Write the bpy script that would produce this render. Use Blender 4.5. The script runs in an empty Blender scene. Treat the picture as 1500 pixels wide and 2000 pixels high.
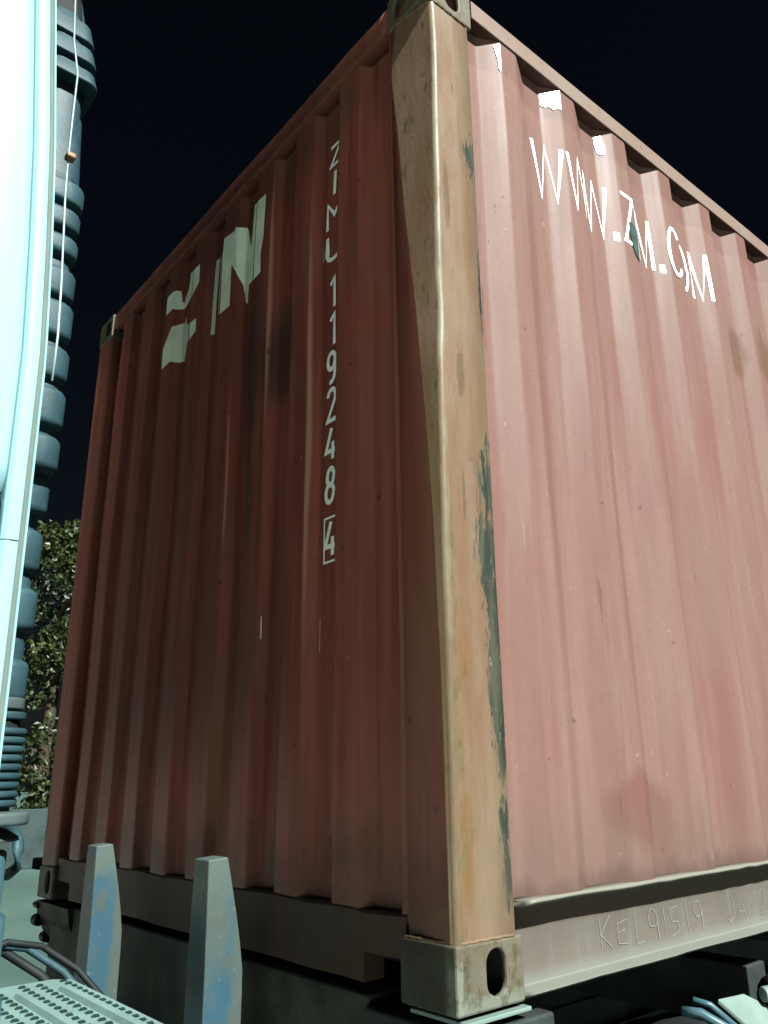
import bpy, bmesh, math, random
from mathutils import Vector, Matrix, noise
random.seed(7)
C = bpy.context.scene.collection
PI = math.pi
Z0 = 1.25                      # height of the container floor frame above the ground

# ---------------------------------------------------------------- camera
cam = bpy.data.cameras.new('camera'); co = bpy.data.objects.new('camera', cam); C.objects.link(co)
right = Vector((0.6496887, 0.75992751, -0.0203659))
down = Vector((-0.24694727, 0.18563515, -0.95108183))
fwd = Vector((-0.71897263, 0.62293641, 0.30826708))
m = Matrix((( right.x, -down.x, -fwd.x, 1.2062), (right.y, -down.y, -fwd.y, -1.1271), (right.z, -down.z, -fwd.z, 0.413+Z0), (0,0,0,1)))
co.matrix_world = m
cam.sensor_fit = 'VERTICAL'; cam.sensor_height = 24.0; cam.sensor_width = 18.0
cam.lens = 1561.715/2000*24.0
cam.shift_x = -57.68/2000; cam.shift_y = 16.84/2000
cam.clip_start = 0.02; cam.clip_end = 2000
bpy.context.scene.camera = co
# ---------------------------------------------------------------- world, sun, exposure
SUN_EL, SUN_AZ = math.radians(43), math.radians(0.5)      # azimuth measured from +x, towards -y
w = bpy.data.worlds.new('World'); bpy.context.scene.world = w; w.use_nodes = True
nt = w.node_tree
sky = nt.nodes.new('ShaderNodeTexSky'); sky.sky_type = 'NISHITA'; sky.sun_disc = False
sky.sun_elevation = SUN_EL; sky.sun_rotation = PI/2 - SUN_AZ
nt.links.new(sky.outputs[0], nt.nodes['Background'].inputs[0])
nt.nodes['Background'].inputs[1].default_value = 0.00045
sl = bpy.data.lights.new('sun', 'SUN'); sl.energy = 5.0; sl.angle = math.radians(0.9); sl.color = (0.93, 1.0, 0.94)
so = bpy.data.objects.new('sun', sl); C.objects.link(so); so.location = (8, 0, 9)
Ldir = Vector((math.cos(SUN_EL)*math.cos(SUN_AZ), math.cos(SUN_EL)*math.sin(SUN_AZ), math.sin(SUN_EL)))
so.rotation_euler = Ldir.to_track_quat('Z', 'Y').to_euler()
vs = bpy.context.scene.view_settings
vs.view_transform = 'Standard'; vs.look = 'None'; vs.gamma = 1; vs.use_curve_mapping = False
vs.exposure = 2.0
bpy.context.scene.render.resolution_x = 768; bpy.context.scene.render.resolution_y = 1024
bpy.context.scene.cycles.max_bounces = 6; bpy.context.scene.cycles.diffuse_bounces = 4

# ================================================================ node helpers
class N:
    """small helper for building procedural materials on object coordinates"""
    def __init__(s, name):
        s.m = bpy.data.materials.new(name); s.m.use_nodes = True; s.t = s.m.node_tree
        s.b = s.t.nodes['Principled BSDF']; s.tc = s.t.nodes.new('ShaderNodeTexCoord')
        s.co = s.tc.outputs['Object']; s._xyz = None
    def n(s, ty): return s.t.nodes.new(ty)
    def l(s, a, b): s.t.links.new(a, b)
    def put(s, sock, v):
        if isinstance(v, (int, float)): sock.default_value = v
        elif isinstance(v, tuple):
            sock.default_value = v + (1,) if (len(v) == 3 and len(sock.default_value) == 4) else v
        else: s.l(v, sock)
    def math(s, op, a, b=0.0, c=0.0, clamp=False):
        k = s.n('ShaderNodeMath'); k.operation = op; k.use_clamp = clamp
        s.put(k.inputs[0], a); s.put(k.inputs[1], b); s.put(k.inputs[2], c); return k.outputs[0]
    def xyz(s):
        if not s._xyz:
            k = s.n('ShaderNodeSeparateXYZ'); s.l(s.co, k.inputs[0]); s._xyz = k.outputs
        return s._xyz
    def noise(s, scale, stretch=(1,1,1), detail=4, rough=0.6, off=(0,0,0)):
        mp = s.n('ShaderNodeMapping'); mp.inputs['Scale'].default_value = stretch; mp.inputs['Location'].default_value = off
        s.l(s.co, mp.inputs[0]); k = s.n('ShaderNodeTexNoise'); k.inputs['Scale'].default_value = scale
        k.inputs['Detail'].default_value = detail; k.inputs['Roughness'].default_value = rough
        s.l(mp.outputs[0], k.inputs['Vector']); return k.outputs['Fac']
    def ramp(s, v, a, b, o0=0.0, o1=1.0, smooth=True):
        k = s.n('ShaderNodeMapRange'); k.clamp = True
        if smooth: k.interpolation_type = 'SMOOTHSTEP'
        s.put(k.inputs['Value'], v); s.put(k.inputs['From Min'], a); s.put(k.inputs['From Max'], b)
        s.put(k.inputs['To Min'], o0); s.put(k.inputs['To Max'], o1); return k.outputs[0]
    def mix(s, f, a, b, mode='MIX'):
        k = s.n('ShaderNodeMix'); k.data_type = 'RGBA'; k.blend_type = mode
        s.put(k.inputs[0], f); s.put(k.inputs[6], a); s.put(k.inputs[7], b); return k.outputs[2]
    def blob(s, ax, cu, cz, ru, rz, nz=None, amt=0.6, soft=0.25):
        """soft-edged stain on the plane (axis ax, z), its edge broken up by noise"""
        X = s.xyz()
        a = s.math('DIVIDE', s.math('SUBTRACT', X[ax], cu), ru)
        b = s.math('DIVIDE', s.math('SUBTRACT', X[2], cz), rz)
        r = s.math('SQRT', s.math('ADD', s.math('MULTIPLY', a, a), s.math('MULTIPLY', b, b)))
        if nz is not None: r = s.math('ADD', r, s.math('MULTIPLY', s.math('SUBTRACT', nz, 0.5), amt*2))
        return s.ramp(r, 1-soft, 1+soft, 1.0, 0.0)
    def box(s, ax, u0, u1, z0, z1, nz=None, amt=0.02, soft=0.004):
        X = s.xyz(); u, z = X[ax], X[2]
        if nz is not None:
            d = s.math('MULTIPLY', s.math('SUBTRACT', nz, 0.5), amt*2); u = s.math('ADD', u, d); z = s.math('ADD', z, d)
        f = s.ramp(u, u0-soft, u0+soft)
        f = s.math('MULTIPLY', f, s.ramp(u, u1-soft, u1+soft, 1.0, 0.0))
        f = s.math('MULTIPLY', f, s.ramp(z, z0-soft*3, z0+soft*3))
        return s.math('MULTIPLY', f, s.ramp(z, z1-soft*3, z1+soft*3, 1.0, 0.0))
    def union(s, L):
        r = L[0]
        for q in L[1:]: r = s.math('MAXIMUM', r, q)
        return r
    def bump(s, h, dist=0.002, strength=0.5):
        k = s.n('ShaderNodeBump'); k.inputs['Distance'].default_value = dist; k.inputs['Strength'].default_value = strength
        s.l(h, k.inputs['Height']); s.l(k.outputs[0], s.b.inputs['Normal'])
    def done(s, col, rough=0.5, metal=0.0, spec=0.5, coat=0.0, g=None):
        if g: col = s.mix(1.0, col, g, 'MULTIPLY')            # overall depth of the paint
        s.put(s.b.inputs['Base Color'], col); s.put(s.b.inputs['Roughness'], rough); s.put(s.b.inputs['Metallic'], metal)
        s.put(s.b.inputs['Specular IOR Level'], spec); s.put(s.b.inputs['Coat Weight'], coat)
        return s.m

def simple(name, col, rough=0.6, var=0.25, scale=8, spec=0.4, metal=0.0, bump=0.0, stretch=(1,1,1), g=0.33):
    col = tuple(v*g for v in col); spec *= 0.4
    k = N(name); f = k.noise(scale, stretch, 5)
    c = k.mix(k.ramp(f, 0.3, 0.7), tuple(v*(1-var) for v in col), tuple(min(1, v*(1+var)) for v in col))
    if bump: k.bump(k.noise(scale*8, stretch, 3), bump, 0.6)
    return k.done(c, rough, metal, spec)

# ---- side wall paint: sun-bleached red oxide with a chalky bloom
k = N('side_wall_paint')
st = k.noise(2.2, (1, 6, 0.35), 5); st2 = k.noise(9, (1, 3.5, 0.25), 4, off=(3,1,0)); cl = k.noise(1.3, (1,1,1), 5, off=(1,5,2))
fine = k.noise(60, (1,1,1), 3)
c = k.mix(k.ramp(st, 0.36, 0.66), (0.40, 0.225, 0.19), (0.46, 0.31, 0.265))
c = k.mix(k.ramp(cl, 0.4, 0.68), c, (0.42, 0.275, 0.235))
c = k.mix(k.math('MULTIPLY', k.ramp(st2, 0.5, 0.8), 0.5), c, (0.50, 0.40, 0.36))
c = k.mix(k.math('MULTIPLY', k.ramp(k.noise(5, (1,1,0.6), 6, off=(0,9,4)), 0.55, 0.75), 0.35), c, (0.40, 0.21, 0.20))
X = k.xyz(); ed = k.noise(7, (1,1,1), 4, off=(4,4,4))
red = k.union([k.blob(1, 0.66, 0.335, 0.13, 0.085, ed, 0.5), k.blob(1, 0.755, 0.28, 0.045, 0.10, ed, 0.4)])
c = k.mix(k.math('MULTIPLY', red, 0.75), c, (0.33, 0.165, 0.135))
brown = k.union([k.blob(1, 1.60, 1.94, 0.055, 0.11, ed, 0.45), k.blob(1, 1.83, 1.96, 0.12, 0.15, ed, 0.4)])
c = k.mix(k.math('MULTIPLY', brown, 0.8), c, (0.27, 0.165, 0.115))
scm = k.math('MULTIPLY', k.box(1, 0.27, 0.318, 1.75, 2.36, ed, 0.03, 0.008), k.ramp(k.noise(55, (1,0.45,2.6), 3, 0.6, off=(1,2,3)), 0.66, 0.71))
c = k.mix(k.math('MULTIPLY', scm, 0.8), c, (0.75, 0.73, 0.70))
# bare patch that the rail has kept from fading, and rusty grime along the foot
top = k.ramp(k.math('ADD', X[2], k.math('MULTIPLY', k.math('SUBTRACT', ed, 0.5), 0.05)), 2.385, 2.405)
c = k.mix(k.math('MULTIPLY', top, 0.45), c, (0.31, 0.17, 0.145))
runs = k.math('MULTIPLY', k.ramp(k.noise(10, (1,3.5,0.12), 6, 0.65, off=(8,8,2)), 0.56, 0.66), k.ramp(X[2], 0.25, 1.2, 1.0, 0.25))
c = k.mix(k.math('MULTIPLY', runs, 0.35), c, (0.33, 0.19, 0.13))
foot = k.ramp(k.math('ADD', X[2], k.math('MULTIPLY', k.math('SUBTRACT', k.noise(5, (1,2,0.5), 6), 0.5), 0.35)), 0.18, 0.42, 1.0, 0.0)
c = k.mix(k.math('MULTIPLY', foot, 0.55), c, (0.30, 0.235, 0.19))
foot2 = k.ramp(k.math('ADD', X[2], k.math('MULTIPLY', k.math('SUBTRACT', k.noise(9, (1,1.5,0.6), 6), 0.5), 0.12)), 0.175, 0.225, 1.0, 0.0)
c = k.mix(k.math('MULTIPLY', foot2, 0.6), c, (0.17, 0.13, 0.10))
spots = k.math('MAXIMUM', k.ramp(k.noise(24, (1,1,0.8), 3, off=(7,0,1)), 0.715, 0.735), k.math('MULTIPLY', k.ramp(k.noise(16, (1,2.5,0.14), 5, 0.7, off=(3,3,3)), 0.66, 0.70), 0.7))
c = k.mix(k.math('MULTIPLY', spots, 0.75), c, (0.20, 0.12, 0.09))
nicks = k.math('MAXIMUM', k.ramp(k.noise(50, (1,1,0.45), 2, off=(2,6,1)), 0.75, 0.77), k.ramp(k.noise(30, (1,4,0.12), 3, off=(6,6,1)), 0.72, 0.74))
c = k.mix(k.math('MULTIPLY', nicks, 0.5), c, (0.72, 0.66, 0.62))
c = k.mix(k.math('MULTIPLY', k.ramp(fine, 0.35, 0.65), 0.16), c, (0.30, 0.19, 0.16))
k.bump(k.math('ADD', k.noise(3, (1,2,0.5), 3), k.math('MULTIPLY', fine, 0.04)), 0.006, 0.5)
M_side = k.done(c, k.ramp(st, 0.3, 0.7, 0.46, 0.58), 0, 0.08, g=(0.258, 0.220, 0.220))

# ---- end wall paint: deeper red, dirt streaks running down
k = N('end_wall_paint')
st = k.noise(3.0, (7, 1, 0.3), 5); st2 = k.noise(8, (5, 1, 0.22), 5, off=(3,1,0)); cl = k.noise(1.6, (1,1,1), 5, off=(1,5,2)); fine = k.noise(60, (1,1,1), 3)
c = k.mix(k.ramp(st, 0.35, 0.65), (0.29, 0.10, 0.070), (0.44, 0.17, 0.125))
c = k.mix(k.math('MULTIPLY', k.ramp(cl, 0.42, 0.62), 0.55), c, (0.32, 0.16, 0.11))
c = k.mix(k.math('MULTIPLY', k.ramp(st2, 0.52, 0.72), 0.6), c, (0.22, 0.12, 0.09))
c = k.mix(k.math('MULTIPLY', k.ramp(k.noise(2.3, (2,1,0.4), 4, off=(8,2,2)), 0.55, 0.7), 0.6), c, (0.34, 0.22, 0.13))
ed = k.noise(6, (1,1,0.35), 5, off=(2,2,2)); X = k.xyz()
dk = k.union([k.blob(0, -0.95, 1.72, 0.075, 0.36, ed, 0.5, 0.45), k.blob(0, -0.76, 1.70, 0.10, 0.17, ed, 0.6, 0.4)])
c = k.mix(k.math('MULTIPLY', dk, 0.75), c, (0.075, 0.060, 0.048))
gr = k.blob(0, -0.92, 1.25, 0.05, 0.13, ed, 0.5, 0.5)
c = k.mix(k.math('MULTIPLY', gr, 0.6), c, (0.06, 0.11, 0.055))
crest_lit = k.union([k.blob(0, -0.574, 1.45, 0.006, 0.50, ed, 0.5, 0.5), k.blob(0, -0.824, 1.95, 0.006, 0.42, ed, 0.5, 0.5), k.blob(0, -1.075, 1.4, 0.004, 0.25, ed, 0.6, 0.5)])
c = k.mix(k.math('MULTIPLY', crest_lit, 0.7), c, (0.78, 0.52, 0.34))  # crest edges caught by raking light, painted in as pale strips
oc = k.math('MULTIPLY', k.math('MULTIPLY', k.ramp(X[0], -0.085, -0.035), k.ramp(k.math('ABSOLUTE', k.math('SUBTRACT', X[2], 0.85)), 0.2, 0.6, 1.0, 0.0)), k.ramp(k.noise(16, (1.6,1.6,0.25), 6, 0.7, off=(5,1,2)), 0.42, 0.6))
c = k.mix(k.math('MULTIPLY', oc, 0.85), c, (0.30, 0.21, 0.09))
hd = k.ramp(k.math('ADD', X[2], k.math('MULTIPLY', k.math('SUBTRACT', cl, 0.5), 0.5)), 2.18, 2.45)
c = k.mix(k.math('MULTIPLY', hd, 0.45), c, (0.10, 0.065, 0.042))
foot = k.ramp(k.math('ADD', X[2], k.math('MULTIPLY', k.math('SUBTRACT', k.noise(9, (1,1,0.7), 6), 0.5), 0.4)), 0.16, 0.36, 1.0, 0.0)
c = k.mix(k.math('MULTIPLY', foot, 0.7), c, (0.10, 0.070, 0.048))
foot2 = k.ramp(k.math('ADD', X[2], k.math('MULTIPLY', k.math('SUBTRACT', k.noise(16, (1,1,1), 6), 0.5), 0.2)), 0.15, 0.185, 1.0, 0.0)
c = k.mix(k.math('MULTIPLY', foot2, 0.55), c, (0.20, 0.14, 0.08))
spots = k.ramp(k.noise(26, (1,1,0.7), 2, off=(7,0,1)), 0.70, 0.76)
c = k.mix(k.math('MULTIPLY', spots, 0.7), c, (0.08, 0.035, 0.025))
nicks = k.ramp(k.noise(60, (1,1,0.25), 2, off=(2,6,1)), 0.775, 0.81)
c = k.mix(k.math('MULTIPLY', nicks, 0.7), c, (0.45, 0.42, 0.36))
k.bump(k.math('ADD', k.noise(3, (2,1,0.5), 3), k.math('MULTIPLY', fine, 0.04)), 0.006, 0.5)
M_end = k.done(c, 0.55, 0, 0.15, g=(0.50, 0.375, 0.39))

# ---- corner post paint: tan-pink worn paint, ochre rust runs, dark green scrapes
k = N('post_paint')
st = k.noise(5, (2, 2, 0.45), 6, 0.65); st2 = k.noise(12, (1.8, 1.8, 0.5), 7, 0.7, off=(2,0,1)); fine = k.noise(70, (1,1,0.6), 3); X = k.xyz()
c = k.mix(k.ramp(st, 0.35, 0.65), (0.40, 0.235, 0.165), (0.46, 0.34, 0.26))
c = k.mix(k.math('MULTIPLY', k.ramp(st2, 0.5, 0.75), 0.6), c, (0.36, 0.27, 0.17))
lowm = k.ramp(X[2], 0.3, 1.5, 1.0, 0.0)
rust = k.math('MULTIPLY', k.ramp(X[1], 0.03, 0.085, 1.0, 0.0), k.ramp(k.noise(12, (1.5, 1.5, 0.22), 5, off=(5,5,0)), 0.46, 0.62))
rust = k.math('MULTIPLY', rust, k.ramp(X[2], 0.3, 1.9, 1.0, 0.15))
c = k.mix(k.math('MULTIPLY', rust, 0.75), c, (0.36, 0.20, 0.075))
flake = k.math('MULTIPLY', k.box(1, 0.016, 0.034, 0.25, 1.02, k.noise(45, (1,1,0.3), 7, 0.75), 0.035, 0.002), k.ramp(k.noise(38, (1,1.4,0.25), 6, 0.7, off=(1,0,8)), 0.46, 0.52))
c = k.mix(k.math('MULTIPLY', flake, 0.75), c, k.mix(k.ramp(k.noise(60, (1,1,0.3), 4), 0.4, 0.6), (0.24, 0.20, 0.09), (0.33, 0.30, 0.19)))
scr = k.noise(55, (1, 1.6, 0.30), 8, 0.72)
green = k.union([k.blob(1, 0.152, 1.995, 0.026, 0.055, scr, 3.4, 0.12), k.blob(1, 0.150, 1.06, 0.030, 0.085, scr, 3.4, 0.15),
                 k.blob(1, 0.139, 0.90, 0.036, 0.10, scr, 2.6, 0.12), k.blob(1, 0.153, 0.76, 0.024, 0.14, scr, 2.2, 0.12),
                 k.blob(1, 0.143, 0.60, 0.024, 0.13, scr, 2.0, 0.12), k.blob(1, 0.150, 0.48, 0.015, 0.07, scr, 2.6, 0.12),
                 k.blob(1, 0.145, 0.33, 0.014, 0.04, scr, 2.6, 0.15), k.blob(1, 0.159, 1.60, 0.007, 0.10, scr, 2.6, 0.2),
                 k.blob(1, 0.150, 0.22, 0.012, 0.05, scr, 2.6, 0.15)])
gc = k.mix(k.ramp(k.noise(18, (1,3,0.3), 5, off=(4,4,1)), 0.4, 0.6), (0.085, 0.115, 0.108), (0.19, 0.205, 0.16))
c = k.mix(green, c, gc)
fl = k.math('MULTIPLY', green, k.ramp(k.noise(60, (1,2,0.35), 3, off=(2,9,9)), 0.68, 0.72))
c = k.mix(fl, c, (0.6, 0.6, 0.55))
scuff = k.union([k.blob(1, 0.052, 1.83, 0.010, 0.10, fine, 0.5), k.blob(1, 0.035, 2.25, 0.009, 0.05, fine, 0.5), k.blob(1, 0.024, 1.66, 0.010, 0.07, fine, 0.5),
                 k.blob(1, 0.09, 2.20, 0.004, 0.02, fine, 0.5), k.blob(1, 0.075, 1.33, 0.012, 0.06, fine, 0.8), k.blob(1, 0.07, 1.02, 0.005, 0.06, fine, 0.8)])
c = k.mix(k.math('MULTIPLY', scuff, 0.55), c, (0.17, 0.13, 0.08))
scratch = k.ramp(k.noise(40, (1.6, 1.6, 0.25), 2, off=(9,2,0)), 0.735, 0.765)
c = k.mix(k.math('MULTIPLY', scratch, 0.7), c, (0.15, 0.10, 0.07))
nick = k.ramp(k.noise(55, (1,1,0.3), 2, off=(4,7,3)), 0.75, 0.79)
c = k.mix(k.math('MULTIPLY', nick, 0.6), c, (0.75, 0.70, 0.60))
pits = k.math('MULTIPLY', k.ramp(k.noise(34, (1,1.3,0.3), 6, 0.7, off=(5,2,7)), 0.58, 0.63), k.ramp(X[1], 0.02, 0.075, 1.0, 0.25))
c = k.mix(k.math('MULTIPLY', pits, 0.65), c, (0.19, 0.12, 0.065))
grime = k.math('MULTIPLY', k.ramp(X[2], 0.12, 0.5, 1.0, 0.0), k.ramp(k.noise(10, (1,1,0.5), 6, off=(3,8,1)), 0.42, 0.68))
c = k.mix(k.math('MULTIPLY', grime, 0.5), c, (0.26, 0.23, 0.16))
rr_ = k.math('MULTIPLY', k.ramp(k.math('ADD', X[1], k.math('MULTIPLY', k.math('SUBTRACT', k.noise(30, (1,1,0.35), 6, 0.7), 0.5), 0.03)), 0.012, 0.022, 1.0, 0.0), k.ramp(X[2], 1.0, 1.6, 1.0, 0.0))
c = k.mix(k.math('MULTIPLY', rr_, 0.5), c, (0.25, 0.19, 0.10))
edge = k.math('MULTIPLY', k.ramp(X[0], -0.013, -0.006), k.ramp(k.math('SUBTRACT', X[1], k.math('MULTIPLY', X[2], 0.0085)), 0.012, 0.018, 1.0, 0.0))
c = k.mix(k.math('MULTIPLY', edge, k.math('MULTIPLY', k.ramp(k.noise(20, (1,1,0.2), 5), 0.40, 0.58, 0.1, 0.7), k.ramp(X[2], 0.7, 1.5, 0.35, 1.0))), c, (0.60, 0.58, 0.50))  # highlight on the rounded corner, painted in as a broken pale line
k.bump(k.math('ADD', k.math('MULTIPLY', fine, 0.25), st2), 0.003, 0.5)
M_post = k.done(c, k.ramp(st2, 0.3, 0.7, 0.42, 0.58), 0, 0.16, g=(0.220, 0.207, 0.180))

# ---- corner casting: greyish cast steel under rubbed paint, pale grime at the foot
k = N('casting_paint'); X = k.xyz()
a = k.noise(9, (1,1,0.8), 6); b = k.noise(22, (1,1,1), 6, off=(3,3,1)); fine = k.noise(80, (1,1,1), 3)
c = k.mix(k.ramp(a, 0.38, 0.62), (0.30, 0.25, 0.18), (0.37, 0.33, 0.26))
c = k.mix(k.math('MULTIPLY', k.ramp(b, 0.5, 0.68), 0.6), c, (0.24, 0.19, 0.10))
c = k.mix(k.math('MULTIPLY', k.ramp(b, 0.34, 0.42, 1, 0), 0.6), c, (0.14, 0.14, 0.11))
pale = k.ramp(k.math('ADD', X[2], k.math('MULTIPLY', k.math('SUBTRACT', a, 0.5), 0.16)), 0.020, 0.040, 1.0, 0.0)
c = k.mix(k.math('MULTIPLY', pale, 0.8), c, (0.46, 0.52, 0.46))
pe = k.box(1, -0.01, 0.010, 0.0, 0.09, b, 0.012, 0.003)
c = k.mix(k.math('MULTIPLY', pe, 0.7), c, (0.52, 0.57, 0.50))
end_shade = k.math('MULTIPLY', k.math('MULTIPLY', k.ramp(X[1], -0.0025, 0.002, 1.0, 0.0), k.ramp(X[0], -0.035, -0.015, 1.0, 0.0)), k.ramp(X[2], 0.5, 0.8, 1.0, 0.15))
c = k.mix(k.math('MULTIPLY', end_shade, k.ramp(a, 0.3, 0.6, 0.95, 0.75)), c, (0.085, 0.080, 0.055))  # shade of the unlit end faces painted in, strongest on the lower castings
k.bump(k.math('ADD', a, k.math('MULTIPLY', fine, 0.3)), 0.005, 0.7)
c = k.mix(k.math('MULTIPLY', k.ramp(k.noise(30, (1,1,0.7), 7, 0.7, off=(1,9,1)), 0.52, 0.6), 0.55), c, (0.16, 0.125, 0.075))
M_cast = k.done(c, 0.6, 0, 0.15, g=(0.185, 0.183, 0.168))

# ---- rails
k = N('rail_paint'); a = k.noise(4, (1,1,1), 5); b = k.noise(26, (1,1,1), 5); 
c = k.mix(k.ramp(a, 0.35, 0.65), (0.46, 0.33, 0.27), (0.47, 0.38, 0.31)); c = k.mix(k.math('MULTIPLY', k.ramp(b, 0.58, 0.7), 0.6), c, (0.33, 0.27, 0.15))
c = k.mix(k.math('MULTIPLY', k.ramp(k.noise(50,(1,1,1),2,off=(3,1,2)), 0.7, 0.76), 0.6), c, (0.16,0.11,0.08))
k.bump(b, 0.002, 0.5); M_rail = k.done(c, 0.5, 0, 0.12, g=(0.26, 0.235, 0.24))
k = N('sill_paint'); a = k.noise(4, (1,1,0.4), 5); b = k.noise(20, (1,1,0.8), 6); X = k.xyz()
c = k.mix(k.ramp(a, 0.35, 0.65), (0.27, 0.225, 0.20), (0.32, 0.275, 0.25))
c = k.mix(k.math('MULTIPLY', k.ramp(k.noise(12, (1,3,0.3), 5, off=(1,1,1)), 0.52, 0.7), 0.5), c, (0.33, 0.35, 0.32))
c = k.mix(k.math('MULTIPLY', k.ramp(k.math('ADD', X[2], k.math('MULTIPLY', k.math('SUBTRACT', b, 0.5), 0.02)), 0.108, 0.122), 0.75), c, (0.22, 0.13, 0.09))
lip = k.ramp(k.math('ADD', X[2], k.math('MULTIPLY', k.math('SUBTRACT', b, 0.5), 0.02)), 0.158, 0.164)
c = k.mix(k.math('MULTIPLY', lip, 0.8), c, (0.42, 0.42, 0.36))
low = k.ramp(X[2], 0.012, 0.045, 1.0, 0.0); c = k.mix(k.math('MULTIPLY', low, 0.6), c, (0.40, 0.44, 0.39))
k.bump(b, 0.003, 0.6); M_sill = k.done(c, 0.5, 0, 0.12, g=(0.27, 0.265, 0.26))
k = N('end_sill_paint'); a = k.noise(5, (1,1,0.6), 6); b = k.noise(14, (1,1,0.5), 6, off=(3,3,3))
c = k.mix(k.ramp(a, 0.4, 0.62), (0.19, 0.135, 0.10), (0.155, 0.15, 0.11)); c = k.mix(k.math('MULTIPLY', k.ramp(b, 0.5, 0.7), 0.6), c, (0.08, 0.065, 0.04))
k.bump(a, 0.004, 0.6); M_esill = k.done(c, 0.65, 0, 0.12, g=(0.21, 0.155, 0.155))

M_under = simple('rail_underside', (0.12, 0.055, 0.042), 0.7, 0.2, 9, 0.2)  # shade under the top rail painted in as a darker brown
# ---- other materials
M_white = simple('white_lettering', (0.84, 0.86, 0.84), 0.45, 0.04, 20, 0.5, g=1.0)
M_offwhite = simple('aged_white_print', (0.82, 0.88, 0.80), 0.5, 0.06, 12, 0.4, g=1.0)
M_logo = simple('logo_print', (0.70, 0.80, 0.66), 0.5, 0.12, 9, 0.4, g=1.0)
M_chip = simple('bare_white_patch', (0.80, 0.88, 0.92), 0.25, 0.06, 15, 0.7, g=1.0)
M_chalk = simple('chalk', (0.40, 0.42, 0.40), 0.9, 0.1, 40, 0.1)
M_green = simple('dark_green_scrape', (0.06, 0.11, 0.10), 0.5, 0.4, 30, 0.4)
M_cab = simple('cab_white_paint', (0.47, 0.80, 0.86), 0.3, 0.03, 1.5, 0.35)
M_cabwhite = simple('cab_rear_white', (0.80, 0.84, 0.82), 0.4, 0.03, 2, 0.4, g=1.0)
M_seal = simple('rubber_seal', (0.22, 0.28, 0.25), 0.7, 0.08, 12, 0.3)
M_gap = simple('panel_gap', (0.22, 0.25, 0.20), 0.7, 0.1, 12, 0.3)
M_duct = simple('duct_plastic', (0.040, 0.098, 0.120), 0.55, 0.22, 14, 0.5, 0, 0.001)
M_duct2 = simple('duct_plastic_grey', (0.11, 0.15, 0.15), 0.5, 0.15, 14, 0.5)
M_housing = simple('housing_paint', (0.09, 0.19, 0.235), 0.35, 0.12, 6, 0.5)
M_black = simple('black_rubber', (0.018, 0.022, 0.024), 0.6, 0.3, 10, 0.4)
M_frame = simple('frame_steel', (0.045, 0.055, 0.055), 0.6, 0.35, 9, 0.4, 0, 0.002)
M_deck = simple('catwalk_aluminium', (0.33, 0.50, 0.48), 0.38, 0.10, 10, 0.5, 0.25, 0.0006, g=0.40)
M_slot = simple('slot_dark', (0.02, 0.05, 0.05), 0.8, 0.2, 10, 0.2)
M_rod = simple('bright_cable', (0.55, 0.68, 0.74), 0.35, 0.1, 10, 0.6)
M_orange = simple('orange_clip', (0.50, 0.26, 0.14), 0.5, 0.1, 10)
M_bolster = simple('bolster_paint', (0.075, 0.088, 0.070), 0.7, 0.45, 7, 0.3, 0, 0.003, g=0.30)
M_bracket = simple('bracket_paint', (0.40, 0.54, 0.49), 0.45, 0.10, 8, 0.4, g=0.24)
k = N('stake_paint'); a = k.noise(7, (1,1,0.35), 6); b = k.noise(24, (1,1,0.7), 6, off=(4,4,4)); X = k.xyz()
c = k.mix(k.math('MAXIMUM', k.ramp(a, 0.50, 0.66), k.ramp(k.math('ADD', X[1], k.math('MULTIPLY', k.math('SUBTRACT', b, 0.5), 0.05)), -0.100, -0.070)), (0.10, 0.25, 0.34), (0.22, 0.28, 0.25))
c = k.mix(k.math('MULTIPLY', k.ramp(b, 0.52, 0.64), 0.75), c, (0.22, 0.24, 0.18))
tp = k.ramp(k.math('ADD', X[2], k.math('MULTIPLY', k.math('SUBTRACT', b, 0.5), 0.25)), 0.10, 0.22)
c = k.mix(k.math('MULTIPLY', tp, 0.7), c, (0.30, 0.37, 0.31))
c = k.mix(k.math('MULTIPLY', k.ramp(k.noise(60, (1,1,0.6), 3), 0.66, 0.72), 0.7), c, (0.5, 0.45, 0.36))
k.bump(b, 0.003, 0.6); M_stake = k.done(c, 0.5, 0, 0.14, g=(0.16, 0.165, 0.17))
k = N('leaf'); oi = k.n('ShaderNodeNewGeometry')
c = k.mix(oi.outputs['Random Per Island'], (0.020, 0.050, 0.014), (0.11, 0.14, 0.045))
c = k.mix(k.ramp(k.noise(0.9, (1,1,1), 3), 0.4, 0.65), c, (0.018, 0.035, 0.018)); M_leaf = k.done(c, 0.45, 0, 0.2, g=(0.27, 0.26, 0.19))
M_bark = simple('bark', (0.10, 0.07, 0.05), 0.9, 0.3, 12, 0.2, 0, 0.01)
M_wall = simple('concrete_wall', (0.13, 0.19, 0.19), 0.85, 0.25, 2, 0.2, 0, 0.01, g=0.17)
k = N('bounce_concrete'); a = k.noise(0.6, (1,1,1), 6); b = k.noise(7, (1,1,1), 6, off=(3,1,0)); X = k.xyz()
c = k.mix(k.ramp(a, 0.35, 0.65), (0.62, 0.66, 0.60), (0.68, 0.72, 0.66)); c = k.mix(k.math('MULTIPLY', k.ramp(b, 0.5, 0.72), 0.4), c, (0.25, 0.25, 0.21))
k.bump(k.noise(90, (1,1,1), 4), 0.004, 0.6); M_bounce = k.done(c, 0.85, 0, 0.3)
k = N('yard_asphalt'); a = k.noise(0.35, (1,1,1), 6); b = k.noise(5, (1,1,1), 6, off=(3,1,0))
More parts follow.
